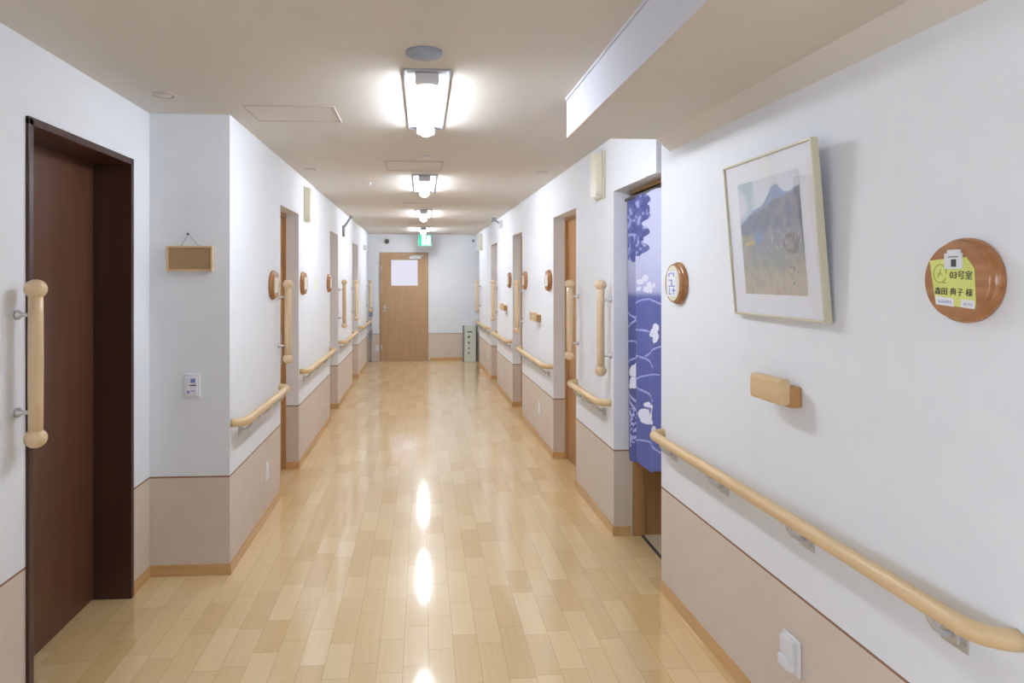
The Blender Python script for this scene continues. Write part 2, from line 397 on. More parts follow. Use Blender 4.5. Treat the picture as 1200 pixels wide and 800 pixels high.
# wooden door in the end wall
ed = bpy.data.objects.new('door_9', None); C.objects.link(ed); ed.location = (-0.342, YE, 0); ed['kind'] = 'structure'
ed['label'] = 'light brown wooden door with a square frosted pane at the corridor end'
W2 = 0.46; mb = MB()
mb.box(-W2, -W2+0.035, -0.02, 0.01, 0, 2.055, 0.003); mb.box(W2-0.035, W2, -0.02, 0.01, 0, 2.055, 0.003); mb.box(-W2, W2, -0.02, 0.01, 2.02, 2.055, 0.003)
mb.build('door_frame', 'enddoor', ed)
mb = MB(); x0, x1, z0, z1 = -0.251, 0.266, 1.417, 1.918; a = W2-0.037
mb.box(-a, x0, -0.012, 0.0, 0.008, 2.018); mb.box(x1, a, -0.012, 0.0, 0.008, 2.018); mb.box(x0, x1, -0.012, 0.0, 0.008, z0); mb.box(x0, x1, -0.012, 0.0, z1, 2.018)
mb.build('door_panel', 'enddoor', ed)
mb = MB(); mb.box(x0, x1, -0.006, -0.002, z0, z1); pn = mb.build('window_pane', 'daylit', ed); pn['label'] = 'square frosted pane lit from behind'
mb = MB(); mb.box(x0-0.006, x0+0.008, -0.016, -0.002, z0, z1); mb.box(x1-0.008, x1+0.006, -0.016, -0.002, z0, z1); mb.box(x0, x1, -0.016, -0.002, z0-0.006, z0+0.008); mb.box(x0, x1, -0.016, -0.002, z1-0.008, z1+0.006)
mb.build('window_bead', 'enddoor', ed)
mb = MB(); mb.box(0.10, 0.32, -0.06, -0.012, 1.93, 1.98, 0.004); mb.box(0.16, 0.36, -0.075, -0.06, 1.985, 1.998, 0.002); mb.build('door_closer', 'plastic', ed)
mb = MB(); mb.box(-0.385, -0.355, -0.02, -0.012, 0.93, 1.05, 0.003); mb.tube([(-0.37, -0.012, 1.0), (-0.37, -0.055, 1.0), (-0.36, -0.06, 1.0), (-0.26, -0.06, 1.0)], 0.009); mb.build('lever_handle', 'steel', ed)
mb = MB()
for z in (0.25, 1.75): mb.tube([(-W2+0.038, -0.024, z-0.05), (-W2+0.038, -0.024, z+0.05)], 0.008)
mb.build('hinge', 'plastic', ed)

# ------------------------------------------------------------------ ceiling lights
def make_light(label):
    r = thing('ceiling_light', label, 'ceiling light', (0.02, 3.18, CEIL), 0, 'recessed tube lights down the corridor ceiling')
    mb = MB(); hx, hy = 0.098, 0.53; wd = 0.012
    mb.box(-hx, -hx+wd, -hy, hy, -0.008, 0, 0.002); mb.box(hx-wd, hx, -hy, hy, -0.008, 0, 0.002); mb.box(-hx+wd, hx-wd, -hy, -hy+wd, -0.008, 0, 0.002); mb.box(-hx+wd, hx-wd, hy-wd, hy, -0.008, 0, 0.002)
    mb.build('light_frame', 'lframe', r)
    mb = MB(); mb.box(-hx+wd, hx-wd, -hy+wd, hy-wd, -0.004, 0); mb.build('reflector_plate', 'lframe', r)
    for sg in (-1, 1):
        mb = MB(); mb.box(-0.05, 0.05, *sorted((sg*0.455, sg*0.50)), -0.05, -0.003, 0.01); mb.build('end_cap', 'plastic', r)
    mb = MB(); n = 12
    poly = [(0.044*math.cos(math.pi*i/n), -0.005-0.058*math.sin(math.pi*i/n)) for i in range(n+1)]
    mb.prism(poly, -0.457, 0.457)
    for f in mb.bm.faces: f.smooth = len(f.verts) == 4
    tb = mb.build('light_tube', 'tube', r)
    return r
l0 = make_light('nearest and largest lit tube light on the corridor ceiling')
labs = ['second nearest lit tube light, just beyond the ceiling hatch', 'third lit tube light down the corridor ceiling', 'farthest lit tube light, right above the green exit sign']
for i in range(3):
    c = copy_tree(l0); c.location.y = 3.18+2.67*(i+1); c['label'] = labs[i]
for yy, lb in ((-2.1, 'added unseen fill tube light on the ceiling behind the viewpoint'),):
    c = copy_tree(l0); c.location.y = yy; c['label'] = lb  # extra lamp out of view, added to light the near walls

# ------------------------------------------------------------------ handrails
def make_rail(pl, ya, yb, label, nb, zc=0.785, off=0.07, first_b=None):
    ym = (ya+yb)/2; L = (yb-ya)/2; loc, rz = mount(pl, ym, zc)
    r = thing('handrail', label, 'handrail', loc, rz, 'wooden wall handrails')
    pts = []
    def half(sg):
        q = []
        for i in range(8):
            th = math.pi/2*i/7; R = off-0.006
            q.append((sg*(L-R*0.9*(1-math.sin(th))*1.0 - 0.0), -(R*(1-math.cos(th)))-0.004))
        return q
    # quarter bends down into the wall at each end
    def bend(sg):
        q = []; R = off
        for i in range(9):
            th = math.pi/2*i/8
            q.append((sg*(L-R+R*math.cos(th)), -R*math.sin(th)))
        return q
    A = bend(-1); B = bend(1)[::-1]
    pts = [(x, y, 0) for x, y in A]+[(x, y, 0) for x, y in B]
    pts[0] = (pts[0][0], -0.001, 0); pts[-1] = (pts[-1][0], -0.001, 0)
    mb = MB(); mb.tube(pts, 0.0215, 18, 0.0225); mb.build('rail', 'rail', r)
    for i in range(nb):
        x = -L+0.17+(2*L-0.30)*i/(nb-1) if first_b is None else first_b[i]
        mb = MB()
        mb.box(x-0.038, x+0.038, -0.004, -0.0005, -0.100, -0.046, 0.001)
        mb.box(x-0.017, x+0.017, -0.010, -0.003, -0.088, -0.052, 0.002)
        mb.tube([(x, -0.006, -0.070), (x, -0.03, -0.068), (x, -0.05, -0.055), (x, -0.064, -0.034), (x, -0.07, -0.016)], 0.0075, 10)
        mb.tube([(x+0.028, -0.004, -0.08), (x+0.028, -0.009, -0.08)], 0.004, 8)
        mb.build('rail_bracket', 'steel', r)
    return r
# local +x is nearer the viewer on the right wall, farther on the left wall
ym = (1.285+3.12)/2
make_rail('RN', 1.285, 3.12, 'long beech handrail in the right foreground, below the mountain picture', 4, 0.785, first_b=[ym-y for y in (2.998, 2.52, 1.99, 1.44)])
make_rail('R', 3.90, 4.70, 'short beech handrail on the right wall between curtained doorway and next door', 3)
make_rail('R', 5.56, 7.08, 'beech handrail on the right wall below the farther small wooden block', 4)
make_rail('R', 7.84, 9.22, 'beech handrail on the right wall between the third and fourth doorways', 3)
make_rail('R', 10.02, 11.70, 'farthest beech handrail on the right wall, nearest the pale green stand', 3)
make_rail('L', 3.475, 4.62, 'nearest beech handrail on the left wall, next to the white corner', 3)
make_rail('L', 5.39, 7.09, 'beech handrail on the left wall between first and second doorways', 4)
make_rail('L', 7.86, 9.38, 'beech handrail on the left wall between second and third doorways', 3)
make_rail('L', 10.26, 11.86, 'farthest beech handrail on the left wall, ending near the end door', 3)
for o in bpy.data.objects:
    if o.get('label', '').startswith('beech handrail on the right wall below the farther'): o['label'] = 'beech handrail on the right wall between second and third doorways'

# ------------------------------------------------------------------ vertical grab bars
def make_bar(label, off=0.066, half=0.272):
    r = thing('grab_bar', label, 'grab bar', (0, 0, 0), 0, 'vertical ball-ended grab bars beside the doors')
    T = Matrix.Translation((0, -off, 0))
    mb = MB(); mb.lathe([(0, -half), (0.0225, -half), (0.0235, -half*0.5), (0.024, 0), (0.0235, half*0.5), (0.0225, half), (0, half)], 24, T); mb.build('bar', 'bar', r)
    for sg in (-1, 1):
        n = 12; prof = [(0.0365*math.sin(math.pi*i/n), sg*(half-0.012)+0.034*-math.cos(math.pi*i/n)*1.0) for i in range(n+1)]
        prof[0] = (0, prof[0][1]); prof[-1] = (0, prof[-1][1])
        mb = MB(); mb.lathe(prof, 24, T); mb.build('end_knob', 'bar', r)
        mb = MB(); R = Matrix.Rotation(math.pi/2, 4, 'X'); z = sg*0.17
        mb.lathe([(0, 0.0005), (0.017, 0.0005), (0.017, 0.01), (0.009, 0.016), (0.007, 0.026), (0.008, off-0.012), (0, off-0.012)], 20, Matrix.Translation((0, 0, z)) @ R)
        mb.build('bar_bracket', 'steel', r)
    return r
b0 = make_bar('large beech grab bar in the left foreground beside the dark brown door')
put(b0, 'LN', 2.345, 1.246)
for pl, y, lb in (('R', 3.885, 'beech grab bar on the right wall just beyond the blue curtain'),
                  ('R', 4.665, 'beech grab bar seen in front of the second doorway on the right'),
                  ('R', 7.065, 'beech grab bar seen in front of the third doorway on the right'),
                  ('R', 9.20, 'beech grab bar seen in front of the fourth doorway on the right'),
                  ('R', 11.5, 'farthest beech grab bar on the right wall above the pale green stand'),
                  ('L', 4.60, 'beech grab bar seen in front of the first light wood doorway on the left'),
                  ('L', 7.89, 'beech grab bar on the left wall just beyond the second doorway'),
                  ('L', 9.34, 'beech grab bar seen in front of the third doorway on the left'),
                  ('L', 11.80, 'farthest beech grab bar on the left, nearest the end door')):
    put(copy_tree(b0), pl, y, 1.246)['label'] = lb

# ------------------------------------------------------------------ text helper
def text_mesh(name, body, size, mat, parent, loc, rz=0.0, sx=1.0, bold=0.0, label=None):
    cu = bpy.data.curves.new('t', 'FONT'); cu.body = body; cu.size = size; cu.align_x = 'CENTER'; cu.align_y = 'CENTER'; cu.extrude = 0.0004; cu.offset = bold
    o = bpy.data.objects.new('t', cu); C.objects.link(o)
    bpy.context.view_layer.update()
    dg = bpy.context.evaluated_depsgraph_get()
    me = bpy.data.meshes.new_from_object(o.evaluated_get(dg)); me.name = name
    bpy.data.objects.remove(o); bpy.data.curves.remove(cu)
    me.materials.clear(); me.materials.append(M[mat])
    me.transform(Matrix.Translation(loc) @ Matrix.Rotation(rz, 4, 'Y') @ Matrix.Rotation(math.pi/2, 4, 'X') @ Matrix.Diagonal((sx, 1, 1, 1)))
    p = bpy.data.objects.new(name, me); C.objects.link(p); p.parent = parent
    return p

# ------------------------------------------------------------------ round name plaques
RX = Matrix.Rotation(math.pi/2, 4, 'X')
def plaque_body(r, R=0.097, D=0.032):
    mb = MB()
    for prof in ([(0, 0.0), (R*0.97, 0.0), (R, 0.003), (R, 0.009), (R*0.99, 0.014), (R*0.965, 0.0175), (R*0.935, 0.0195)],
                 [(R*0.935, 0.0195), (R*0.915, 0.0205)], [(R*0.915, 0.0205), (R*0.91, 0.0275), (R*0.9, 0.0305), (R*0.88, D)], [(R*0.88, D), (0, D)]):
        mb.lathe(prof, 64, RX)
    bmesh.ops.remove_doubles(mb.bm, verts=mb.bm.verts[:], dist=1e-5)
    for e in mb.bm.edges:
        if len(e.link_faces) == 2 and e.calc_face_angle(0) > 0.5: e.smooth = False
    for f in mb.bm.faces:
        if abs(f.calc_center_median().y+D) < 1e-4: f.smooth = False
    return mb.build('plaque_disc', 'plaque', r)
def plate(mb, poly, y0, y1):                       # polygon in local x,z
    return mb.prism(poly, y0, y1)
loc, rz = mount('RN', 1.406, 1.537)
r = thing('name_plaque', 'large round varnished wooden plaque with a yellow note, right foreground', 'name plaque', loc, rz, 'round wooden name plaques')
plaque_body(r)
F = -0.032
mb = MB(); plate(mb, [(-0.070, 0.047), (-0.03, 0.05), (0.030, 0.052), (0.050, 0.026), (0.054, -0.048), (0.052, -0.062), (-0.052, -0.056), (-0.064, 0.01)], F-0.0012, F+0.0002)
nt = mb.build('yellow_note', 'ypaper', r)
mb = MB(); plate(mb, [(-0.052, -0.036), (-0.002, -0.042), (-0.002, -0.060), (-0.05, -0.056)], F-0.002, F-0.001); plate(mb, [(0.018, -0.042), (0.052, -0.044), (0.052, -0.063), (0.016, -0.060)], F-0.002, F-0.001)
ws = mb.build('white_strip', 'paper', r)
mb = MB(); mb.box(-0.024, 0.022, F-0.006, F-0.001, 0.026, 0.062, 0.001); mb.box(-0.014, 0.018, F-0.008, F-0.001, 0.056, 0.07, 0.001)
mb.build('paper_clip_tag', 'plastic', r)
mb = MB(); mb.box(-0.004, 0.009, F-0.0068, F-0.005, 0.031, 0.048); mb.box(-0.012, 0.014, F-0.0068, F-0.005, 0.0525, 0.0545); mb.build('tag_mark', 'dgrey', r)
text_mesh('room_number', '03号室', 0.021, 'black', r, (0.017, F-0.0017, 0.0105), 0.04, 0.95, 0.0)
text_mesh('resident_name', '森田 典子 様', 0.0185, 'black', r, (-0.004, F-0.0017, -0.027), 0.03, 1.0, 0.0)
mb = MB(); circ = [(-0.04+0.0175*math.cos(a_), F-0.0013, 0.016+0.021*math.sin(a_)) for a_ in [2*math.pi*i/24 for i in range(23)]]
mb.tube(circ, 0.0011, 6); mb.tube([(-0.045, F-0.0013, 0.006), (-0.041, F-0.0013, 0.016), (-0.037, F-0.0013, 0.026)], 0.0009, 6); mb.tube([(-0.047, F-0.0013, 0.014), (-0.041, F-0.0013, 0.018), (-0.033, F-0.0013, 0.012)], 0.0009, 6); mb.tube([(-0.036, F-0.0013, -0.004), (-0.025, F-0.0013, -0.006)], 0.0011, 6)
mb.build('pen_sketch', 'green', r)
mb = MB()
for i in range(7):
    x = -0.045+i*0.0055; mb.tube([(x, F-0.0021, -0.052), (x+0.002, F-0.0021, -0.046), (x+0.0035, F-0.0021, -0.052)], 0.0006, 5)
mb.build('blue_scribble', 'blue', r); mb = MB()
for i in range(4):
    x = 0.024+i*0.006; mb.tube([(x, F-0.0021, -0.056), (x+0.002, F-0.0021, -0.050), (x+0.004, F-0.0021, -0.056)], 0.0006, 5)
mb.build('blue_scribble', 'blue', r)

loc, rz = mount('RN', 2.94, 1.522)
r2 = thing('name_plaque', 'round wooden plaque with a white paper, just right of the blue curtain', 'name plaque', loc, rz, 'round wooden name plaques')
plaque_body(r2, 0.098)
mb = MB(); mb.prism([(0.073*math.cos(2*math.pi*i/40), 0.082*math.sin(2*math.pi*i/40)) for i in range(40)], F-0.0015, F+0.0005); mb.build('paper_disc', 'pale', r2)
mb = MB(); mb.box(-0.058, 0.05, F-0.003, F-0.001, -0.06, 0.056, 0.0005); mb.build('paper_label', 'paper', r2)
mb = MB()
for (a, b, c, d) in ((-0.04, 0.03, -0.03, 0.048), (0.012, 0.03, 0.022, 0.048), (-0.04, 0.044, 0.02, 0.048), (-0.04, 0.012, 0.0, 0.017), (-0.012, -0.012, 0.0, 0.012), (-0.04, -0.016, 0.03, -0.011), (-0.035, -0.045, -0.027, -0.02), (0.0, -0.036, 0.035, -0.03), (0.012, -0.05, 0.02, -0.02), (-0.04, -0.052, -0.01, -0.047)):
    mb.box(a, c, F-0.0036, F-0.0025, b, d)
mb.build('label_writing', 'blue', r2)
def plain_plaque(pl, y, z, lb, paper=True):
    loc, rz = mount(pl, y, z); r = thing('name_plaque', lb, 'name plaque', loc, rz, 'round wooden name plaques')
    plaque_body(r, 0.098)
    if paper:
        mb = MB(); mb.box(-0.055, 0.055, F-0.002, F+0.0005, -0.05, 0.05, 0.0005); mb.build('paper_label', 'pale', r)
    return r
plain_plaque('L', 4.40, 1.502, 'round wooden plaque on the left wall before the first light wood doorway')
plain_plaque('L', 5.49, 1.507, 'round wooden plaque on the left wall just past the first light wood doorway')
plain_plaque('L', 6.99, 1.50, 'round wooden plaque on the left wall right before the second doorway')
plain_plaque('R', 5.66, 1.53, 'round wooden plaque on the right wall just past the second doorway')
plain_plaque('R', 6.87, 1.53, 'round wooden plaque on the right wall right before the third doorway')
plain_plaque('R', 7.98, 1.53, 'smallest looking round plaque on the right wall, past the third doorway')

# ------------------------------------------------------------------ mountain picture, leaning out from the wall
def picture():
    y0, y1 = 2.400, 1.852; yc = (y0+y1)/2; zb, H_ = 1.412, 0.553; W_ = y0-y1
    loc, rz = mount('RN', yc, zb)
    a = PL['RN'][1]
    lean = math.asin(0.046/H_)
    r = bpy.data.objects.new('framed_picture', None); C.objects.link(r); r.location = loc
    r.rotation_mode = 'XYZ'; r.rotation_euler = (lean, 0, rz-0.022)
    tag(r, 'pale gold framed mountain watercolour leaning out from the right wall', 'picture')
    hw = W_/2; T0, T1 = -0.030, -0.006; fw = 0.0075
    mb = MB(); mb.box(-hw, -hw+fw, T0, T1, 0, H_, 0.0015); mb.box(hw-fw, hw, T0, T1, 0, H_, 0.0015); mb.box(-hw+fw, hw-fw, T0, T1, 0, fw, 0.0015); mb.box(-hw+fw, hw-fw, T0, T1, H_-fw, H_, 0.0015)
    mb.build('picture_frame', 'gframe', r)
    MB().box(-hw+fw, hw-fw, T0+0.008, T1, fw, H_-fw).build('mount_board', 'mat', r)
    MB().box(-hw+fw, hw-fw, T0+0.003, T0+0.0045, fw, H_-fw).build('glass_pane', 'glass', r)
    # print: 0..1 u (left to right), 0..1 v (bottom to top)
    ax0, ax1, az0, az1 = -hw+0.088, hw-0.084, 0.078, 0.475
    nu, nv = 110, 120; vs = []; cols = []
    rr = random.Random(3)
    def hsh(i, j): return (math.sin(i*127.1+j*311.7)*43758.5453) % 1.0
    def nz(x, y):
        i, j = math.floor(x), math.floor(y); fx, fy = x-i, y-j; fx = fx*fx*(3-2*fx); fy = fy*fy*(3-2*fy)
        return (hsh(i, j)*(1-fx)+hsh(i+1, j)*fx)*(1-fy)+(hsh(i, j+1)*(1-fx)+hsh(i+1, j+1)*fx)*fy
    def mixc(a_, b_, f_): return tuple(a_[i]*(1-f_)+b_[i]*f_ for i in range(3))
    def lerp(P_, u):
        for (a_, b_), (c_, d_) in zip(P_, P_[1:]):
            if a_ <= u <= c_: return b_+(d_-b_)*(u-a_)/(c_-a_)
        return P_[-1][1]
    SKY = [(0, 0.64), (0.12, 0.68), (0.24, 0.735), (0.36, 0.76), (0.43, 0.785), (0.5, 0.84), (0.58, 0.905), (0.63, 0.925), (0.68, 0.915), (0.74, 0.865), (0.8, 0.835), (0.86, 0.84), (0.93, 0.868), (1.0, 0.86)]
    NEAR = [(0, 0.62), (0.2, 0.70), (0.43, 0.745), (0.6, 0.80), (0.8, 0.815), (1.0, 0.86)]
    def ss(a_, b_, x): t_ = min(1, max(0, (x-a_)/(b_-a_))); return t_*t_*(3-2*t_)
    def col(u, v):
        n1, n2, n3 = nz(u*5+2, v*5), nz(u*16+5, v*16), nz(u*44, v*30+9); wob = 0.05*(n2-0.5)+0.03*(n3-0.5)
        c = mixc((226, 230, 240), (172, 198, 208), ss(0.45, 0.75, n1+0.25-abs(u-0.2)*0.9))          # sky with pale cloud
        f = ss(-0.006, 0.006, lerp(SKY, u)+0.3*wob-v); c = mixc(c, mixc((112, 134, 176), (140, 160, 196), n2), f)
        f = ss(-0.008, 0.008, lerp(NEAR, u)+0.4*wob-v)
        st = nz(u*30-v*22, v*9+u*9)                                                              # slanting brushwork
        m_ = mixc(mixc((92, 104, 132), (122, 126, 146), st), (140, 128, 132), 0.75*ss(0.3, 0.8, n2)*ss(0.25, 0.6, u))
        c = mixc(c, m_, f)
        f = ss(-0.03, 0.04, 0.535+0.05*u+wob*1.6-v); mid = mixc((118, 122, 138), (160, 156, 158), st*0.6+n3*0.4)
        mid = mixc(mid, (168, 160, 112), ss(0.36, 0.1, u)*ss(0.42, 0.5, v)*0.85); c = mixc(c, mid, f)
        c = mixc(c, (104, 142, 206), 0.75*ss(0.09, 0.04, abs(u-0.31)+0.06*(n2-0.5))*ss(0.07, 0.03, abs(v-0.5)+0.05*(n3-0.5)))
        c = mixc(c, (222, 190, 96), 0.8*ss(0.12, 0.07, abs(u-0.15)+0.05*(n2-0.5))*ss(0.022, 0.01, abs(v-0.455)+0.02*(n3-0.5)))
        f = ss(-0.03, 0.04, 0.40+wob*1.6-v); fo = mixc((142, 148, 146), (196, 178, 146), ss(0.75, 0.1, v*2.2-0.5*(n1-0.5)+0.3*(n2-0.5)))
        fo = mixc(fo, (112, 120, 122), 0.3*ss(0.6, 0.9, nz(u*26+v*8, v*11))); c = mixc(c, fo, f)
        c = mixc(c, (206, 172, 150), 0.5*ss(0.2, 0.05, u)*ss(0.1, 0.03, abs(v-0.37)))
        c = mixc(c, (230, 230, 236), 0.6*ss(0.7, 0.9, n3)*ss(0.07, 0.03, abs(v-0.44))*ss(0.35, 0.5, u))
        if 0.76 < u < 0.9 and 0.09 < v < 0.24: c = mixc(c, (84, 92, 92), 0.7*ss(0.68, 0.85, nz(u*40+v*30, v*34-u*20)))
        return mixc(c, (204, 208, 216), 0.27)
    for j in range(nv+1):
        for i in range(nu+1): vs.append((ax0+(ax1-ax0)*i/nu, T0+0.0072, az0+(az1-az0)*j/nv)); cols.append(lin(col(i/nu, j/nv)))
    fs = [(j*(nu+1)+i, j*(nu+1)+i+1, (j+1)*(nu+1)+i+1, (j+1)*(nu+1)+i) for j in range(nv) for i in range(nu)]
    me = bpy.data.meshes.new('watercolour_print'); me.from_pydata(vs, [], fs)
    at = me.color_attributes.new('Col', 'FLOAT_COLOR', 'POINT')
    for i, c in enumerate(cols): at.data[i].color = (*c, 1)
    me.materials.append(M['art']); o = bpy.data.objects.new('watercolour_print', me); C.objects.link(o); o.parent = r
picture()

# ------------------------------------------------------------------ blue dyed door curtain (two overlapping panels on a dark rod)
def curtain():
    XC = 1.222; YA, YB, ZT, ZB = 3.16, 3.822, 2.012, 0.50
    r = thing('door_curtain', 'blue and lavender door curtain printed with white rabbits and grasses', 'curtain', (XC, (YA+YB)/2, 0), 0)
    cy_ = (YA+YB)/2
    c_, s_ = math.cos(YAW), math.sin(YAW)
    def px(y, z):                                   # print layout chart: cloth metres -> drawing units
        X = c_*XC-s_*y; D = s_*XC+c_*y
        return PPX+FOC*X/D, PPY-FOC*(z-EYE)/D
    def hsh(i, j): return (math.sin(i*127.1+j*311.7)*43758.5453) % 1.0
    def nz(x, y):
        i, j = math.floor(x), math.floor(y); fx, fy = x-i, y-j; fx = fx*fx*(3-2*fx); fy = fy*fy*(3-2*fy)
        return (hsh(i, j)*(1-fx)+hsh(i+1, j)*fx)*(1-fy)+(hsh(i, j+1)*(1-fx)+hsh(i+1, j+1)*fx)*fy
    arcs = [((746, 356), (760, 345), (775, 356)), ((735, 366), (741, 370), (748, 376)), ((734, 384), (742, 378), (748, 370)), ((734, 400), (742, 398), (748, 402)),
            ((746, 386), (756, 386), (764, 390)), ((757, 417), (765, 411), (775, 406)), ((746, 416), (758, 418), (768, 430)), ((746, 446), (756, 437), (774, 439)), ((746, 452), (758, 458), (768, 470)),
            ((735, 424), (742, 420), (748, 418)), ((735, 458), (742, 466), (748, 476)), ((735, 464), (741, 472), (747, 486)), ((745, 516), (760, 512), (775, 530)), ((748, 486), (753, 482), (760, 480))]
    samples = []
    for A, B, D in arcs:
        for k in range(25):
            q = k/24; samples.append(((1-q)**2*A[0]+2*q*(1-q)*B[0]+q*q*D[0], (1-q)**2*A[1]+2*q*(1-q)*B[1]+q*q*D[1]))
    grid = {}
    for p in samples: grid.setdefault((int(p[0]//4), int(p[1]//4)), []).append(p)
    ell = [  # white shapes: flowers, rabbits (cx, cy, rx, ry, tilt)
        (752, 330, 3.5, 3, 0), (757, 326, 3, 4, 0.3), (762, 333, 4, 3, 0), (759, 339, 4, 4, 0), (765, 339, 2.5, 5, 0.2), (769, 334, 1.5, 3, 0), (751, 338, 2, 3, 0.8),
        (768, 390, 5, 5, 0), (771, 384, 3, 5, 0), (771, 396, 2.5, 6, 0.2), (764, 392, 3, 2.5, 0),
        (742, 436, 4.5, 5, 0), (743, 448, 4.5, 7, 0), (740, 452, 3, 3, 0), (741, 431, 1.4, 4, 0.5), (744, 429, 1.2, 4, 0.1),
        (759, 474, 3.4, 3.2, 0), (756, 485, 4.5, 6.5, 0), (760, 492, 6.5, 5, 0), (764, 476, 4, 1.4, -0.5), (766, 480, 1.6, 6, 0.4), (764, 487, 3.2, 5, 0), (766, 495, 3, 3, 0), (767, 506, 3.5, 5, 0), (770, 502, 2, 3, 0)]
    def col(y, z):
        u, v = px(y, z); n_ = nz(y*60, z*40)
        top, bot = (204, 207, 236), (98, 106, 168)
        f = 1/(1+math.exp(-(v-345)/1.6)); g = min(1, max(0, (v-290)/60))
        t_ = tuple(top[i]*(1-0.22*g)+bot[i]*0.22*g for i in range(3))
        c = tuple(t_[i]*(1-f)+bot[i]*f for i in range(3))
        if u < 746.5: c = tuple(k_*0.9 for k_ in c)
        # dark dyed blossoms at the upper left
        lim = 763-(v-228)*0.04 if v < 300 else 748-(v-300)*0.4
        if v < 305 and u < lim-3+5*math.sin(v*0.33):
            q = nz(u*0.42, v*0.24); 
            if q > 0.34: c = (104, 112, 168) if q < 0.62 else (88, 96, 152)
            else: c = (158, 166, 210)
        for (a_, b_, ra, rb) in ((757, 240, 3, 7), (761, 245, 2, 5), (748, 269, 3, 5), (753, 280, 2.5, 3), (742, 300, 3, 7)):
            if ((u-a_)/ra)**2+((v-b_)/rb)**2 < 1: c = (86, 94, 152)
        if 736 < u < 747 and 478 < v < 522 and nz(u*0.7, v*0.45+9) > 0.5: c = (168, 176, 226)
        for (a_, b_, ra, rb, tl) in ell:
            du, dv = u-a_, v-b_; x_ = du*math.cos(tl)+dv*math.sin(tl); y_ = -du*math.sin(tl)+dv*math.cos(tl)
            if (x_/ra)**2+(y_/rb)**2 < 1: return (226, 230, 246)
        gu, gv = int(u//4), int(v//4)
        for di in (-1, 0, 1):
            for dj in (-1, 0, 1):
                for p in grid.get((gu+di, gv+dj), ()):
                    if (p[0]-u)**2+((p[1]-v)*1.0)**2 < 0.8: return (170, 178, 224)
        return c
    ysplit = 3.612
    for nm, ya, yb, dx, ph in (('curtain_panel', YA, ysplit+0.02, -0.006, 0.0), ('curtain_panel', ysplit, YB, 0.006, 1.2)):
        nu = int((yb-ya)/0.0045); nv = 420; vs = []; cl = []
        for j in range(nv+1):
            z = ZT+(ZB-ZT)*j/nv
            for i in range(nu+1):
                q = i/nu; y = ya+(yb-ya)*q; k_ = j/nv
                # hem curves a little lower at the free edges
                zz = z
                if j/nv > 0.93: zz = z-((j/nv-0.93)/0.07)*(0.018*math.sin(y*17+ph)+ (-0.0 if nm else 0)) + ((j/nv-0.93)/0.07)*(0.05*(1-q) if ya == YA else 0.0)
                amp = 0.003+0.010*k_
                x = dx+amp*math.sin((y-ya)*26+ph+0.8*k_)
                vs.append((x, y-cy_, zz)); cl.append(lin(col(y, z)))
        fs = [(j*(nu+1)+i, (j+1)*(nu+1)+i, (j+1)*(nu+1)+i+1, j*(nu+1)+i+1) for j in range(nv) for i in range(nu)]
        me = bpy.data.meshes.new(nm); me.from_pydata(vs, [], fs)
        for p in me.polygons: p.use_smooth = True
        at = me.color_attributes.new('Col', 'FLOAT_COLOR', 'POINT')
        for i, c in enumerate(cl): at.data[i].color = (*c, 1)
        me.materials.append(M['noren']); o = bpy.data.objects.new(nm, me); C.objects.link(o); o.parent = r
        sm = o.modifiers.new('thick', 'SOLIDIFY'); sm.thickness = 0.0012
    mb = MB(); mb.tube([(0, 3.06-cy_, ZT+0.004), (0, YB+0.01-cy_, ZT+0.004)], 0.009, 12); mb.build('curtain_rod', 'dgrey', r)
curtain()

# ------------------------------------------------------------------ small wooden wall blocks (cane rests)
def cane_rest(lb):
    r = thing('wooden_wall_hook', lb, 'wall hook', (0, 0, 0), 0, 'small wooden blocks fixed to the right wall')
    mb = MB()
    mb.box(-0.085, 0.1, -0.078, -0.038, -0.042, 0.042, 0.012, 3); mb.build('front_block', 'rail', r)
    mb = MB(); mb.box(0.0, 0.098, -0.042, -0.0005, -0.05, 0.018, 0.006, 3); mb.build('back_block', 'plaque', r)
    return r
h0 = cane_rest('small beech wall block below the mountain picture, above the near handrail'); put(h0, 'RN', 2.115, 1.175)
put(copy_tree(h0), 'R', 6.15, 1.19)['label'] = 'small beech wall block on the right wall between second and third doorways'
put(copy_tree(h0), 'R', 8.35, 1.19)['label'] = 'farthest small beech wall block, on the right wall past the third doorway'
for o in bpy.data.objects:
    if o.name.startswith('back_block'): o.data.materials[0] = M['frame']

# ------------------------------------------------------------------ cork sign on the return wall
r = thing('hanging_sign', 'small blank wooden sign hung by a string on the narrow left wall', 'sign', (-1.202, YF, 1.648), 0)
mb = MB(); hx, hz = 0.117, 0.066
mb.box(-hx+0.006, hx-0.006, -0.016, -0.006, -hz+0.006, hz-0.006); mb.build('sign_board', 'cork', r)
mb = MB(); mb.box(-hx, -hx+0.010, -0.022, -0.001, -hz, hz, 0.001); mb.box(hx-0.010, hx, -0.022, -0.001, -hz, hz, 0.001); mb.box(-hx+0.01, hx-0.01, -0.022, -0.001, hz-0.010, hz, 0.001); mb.box(-hx+0.01, hx-0.01, -0.022, -0.001, -hz, -hz+0.010, 0.001)
mb.build('sign_frame', 'rail', r)
mb = MB(); mb.tube([(-0.048, -0.006, hz), (-0.009, -0.008, 0.125), (0.045, -0.006, hz)], 0.0013, 6); mb.build('string', 'grey', r)
mb = MB(); mb.lathe([(0, 0), (0.002, 0), (0.002, 0.012), (0.006, 0.013), (0.006, 0.016), (0, 0.017)], 14, Matrix.Translation((-0.009, 0, 0.127)) @ RX); mb.build('nail', 'dgrey', r)

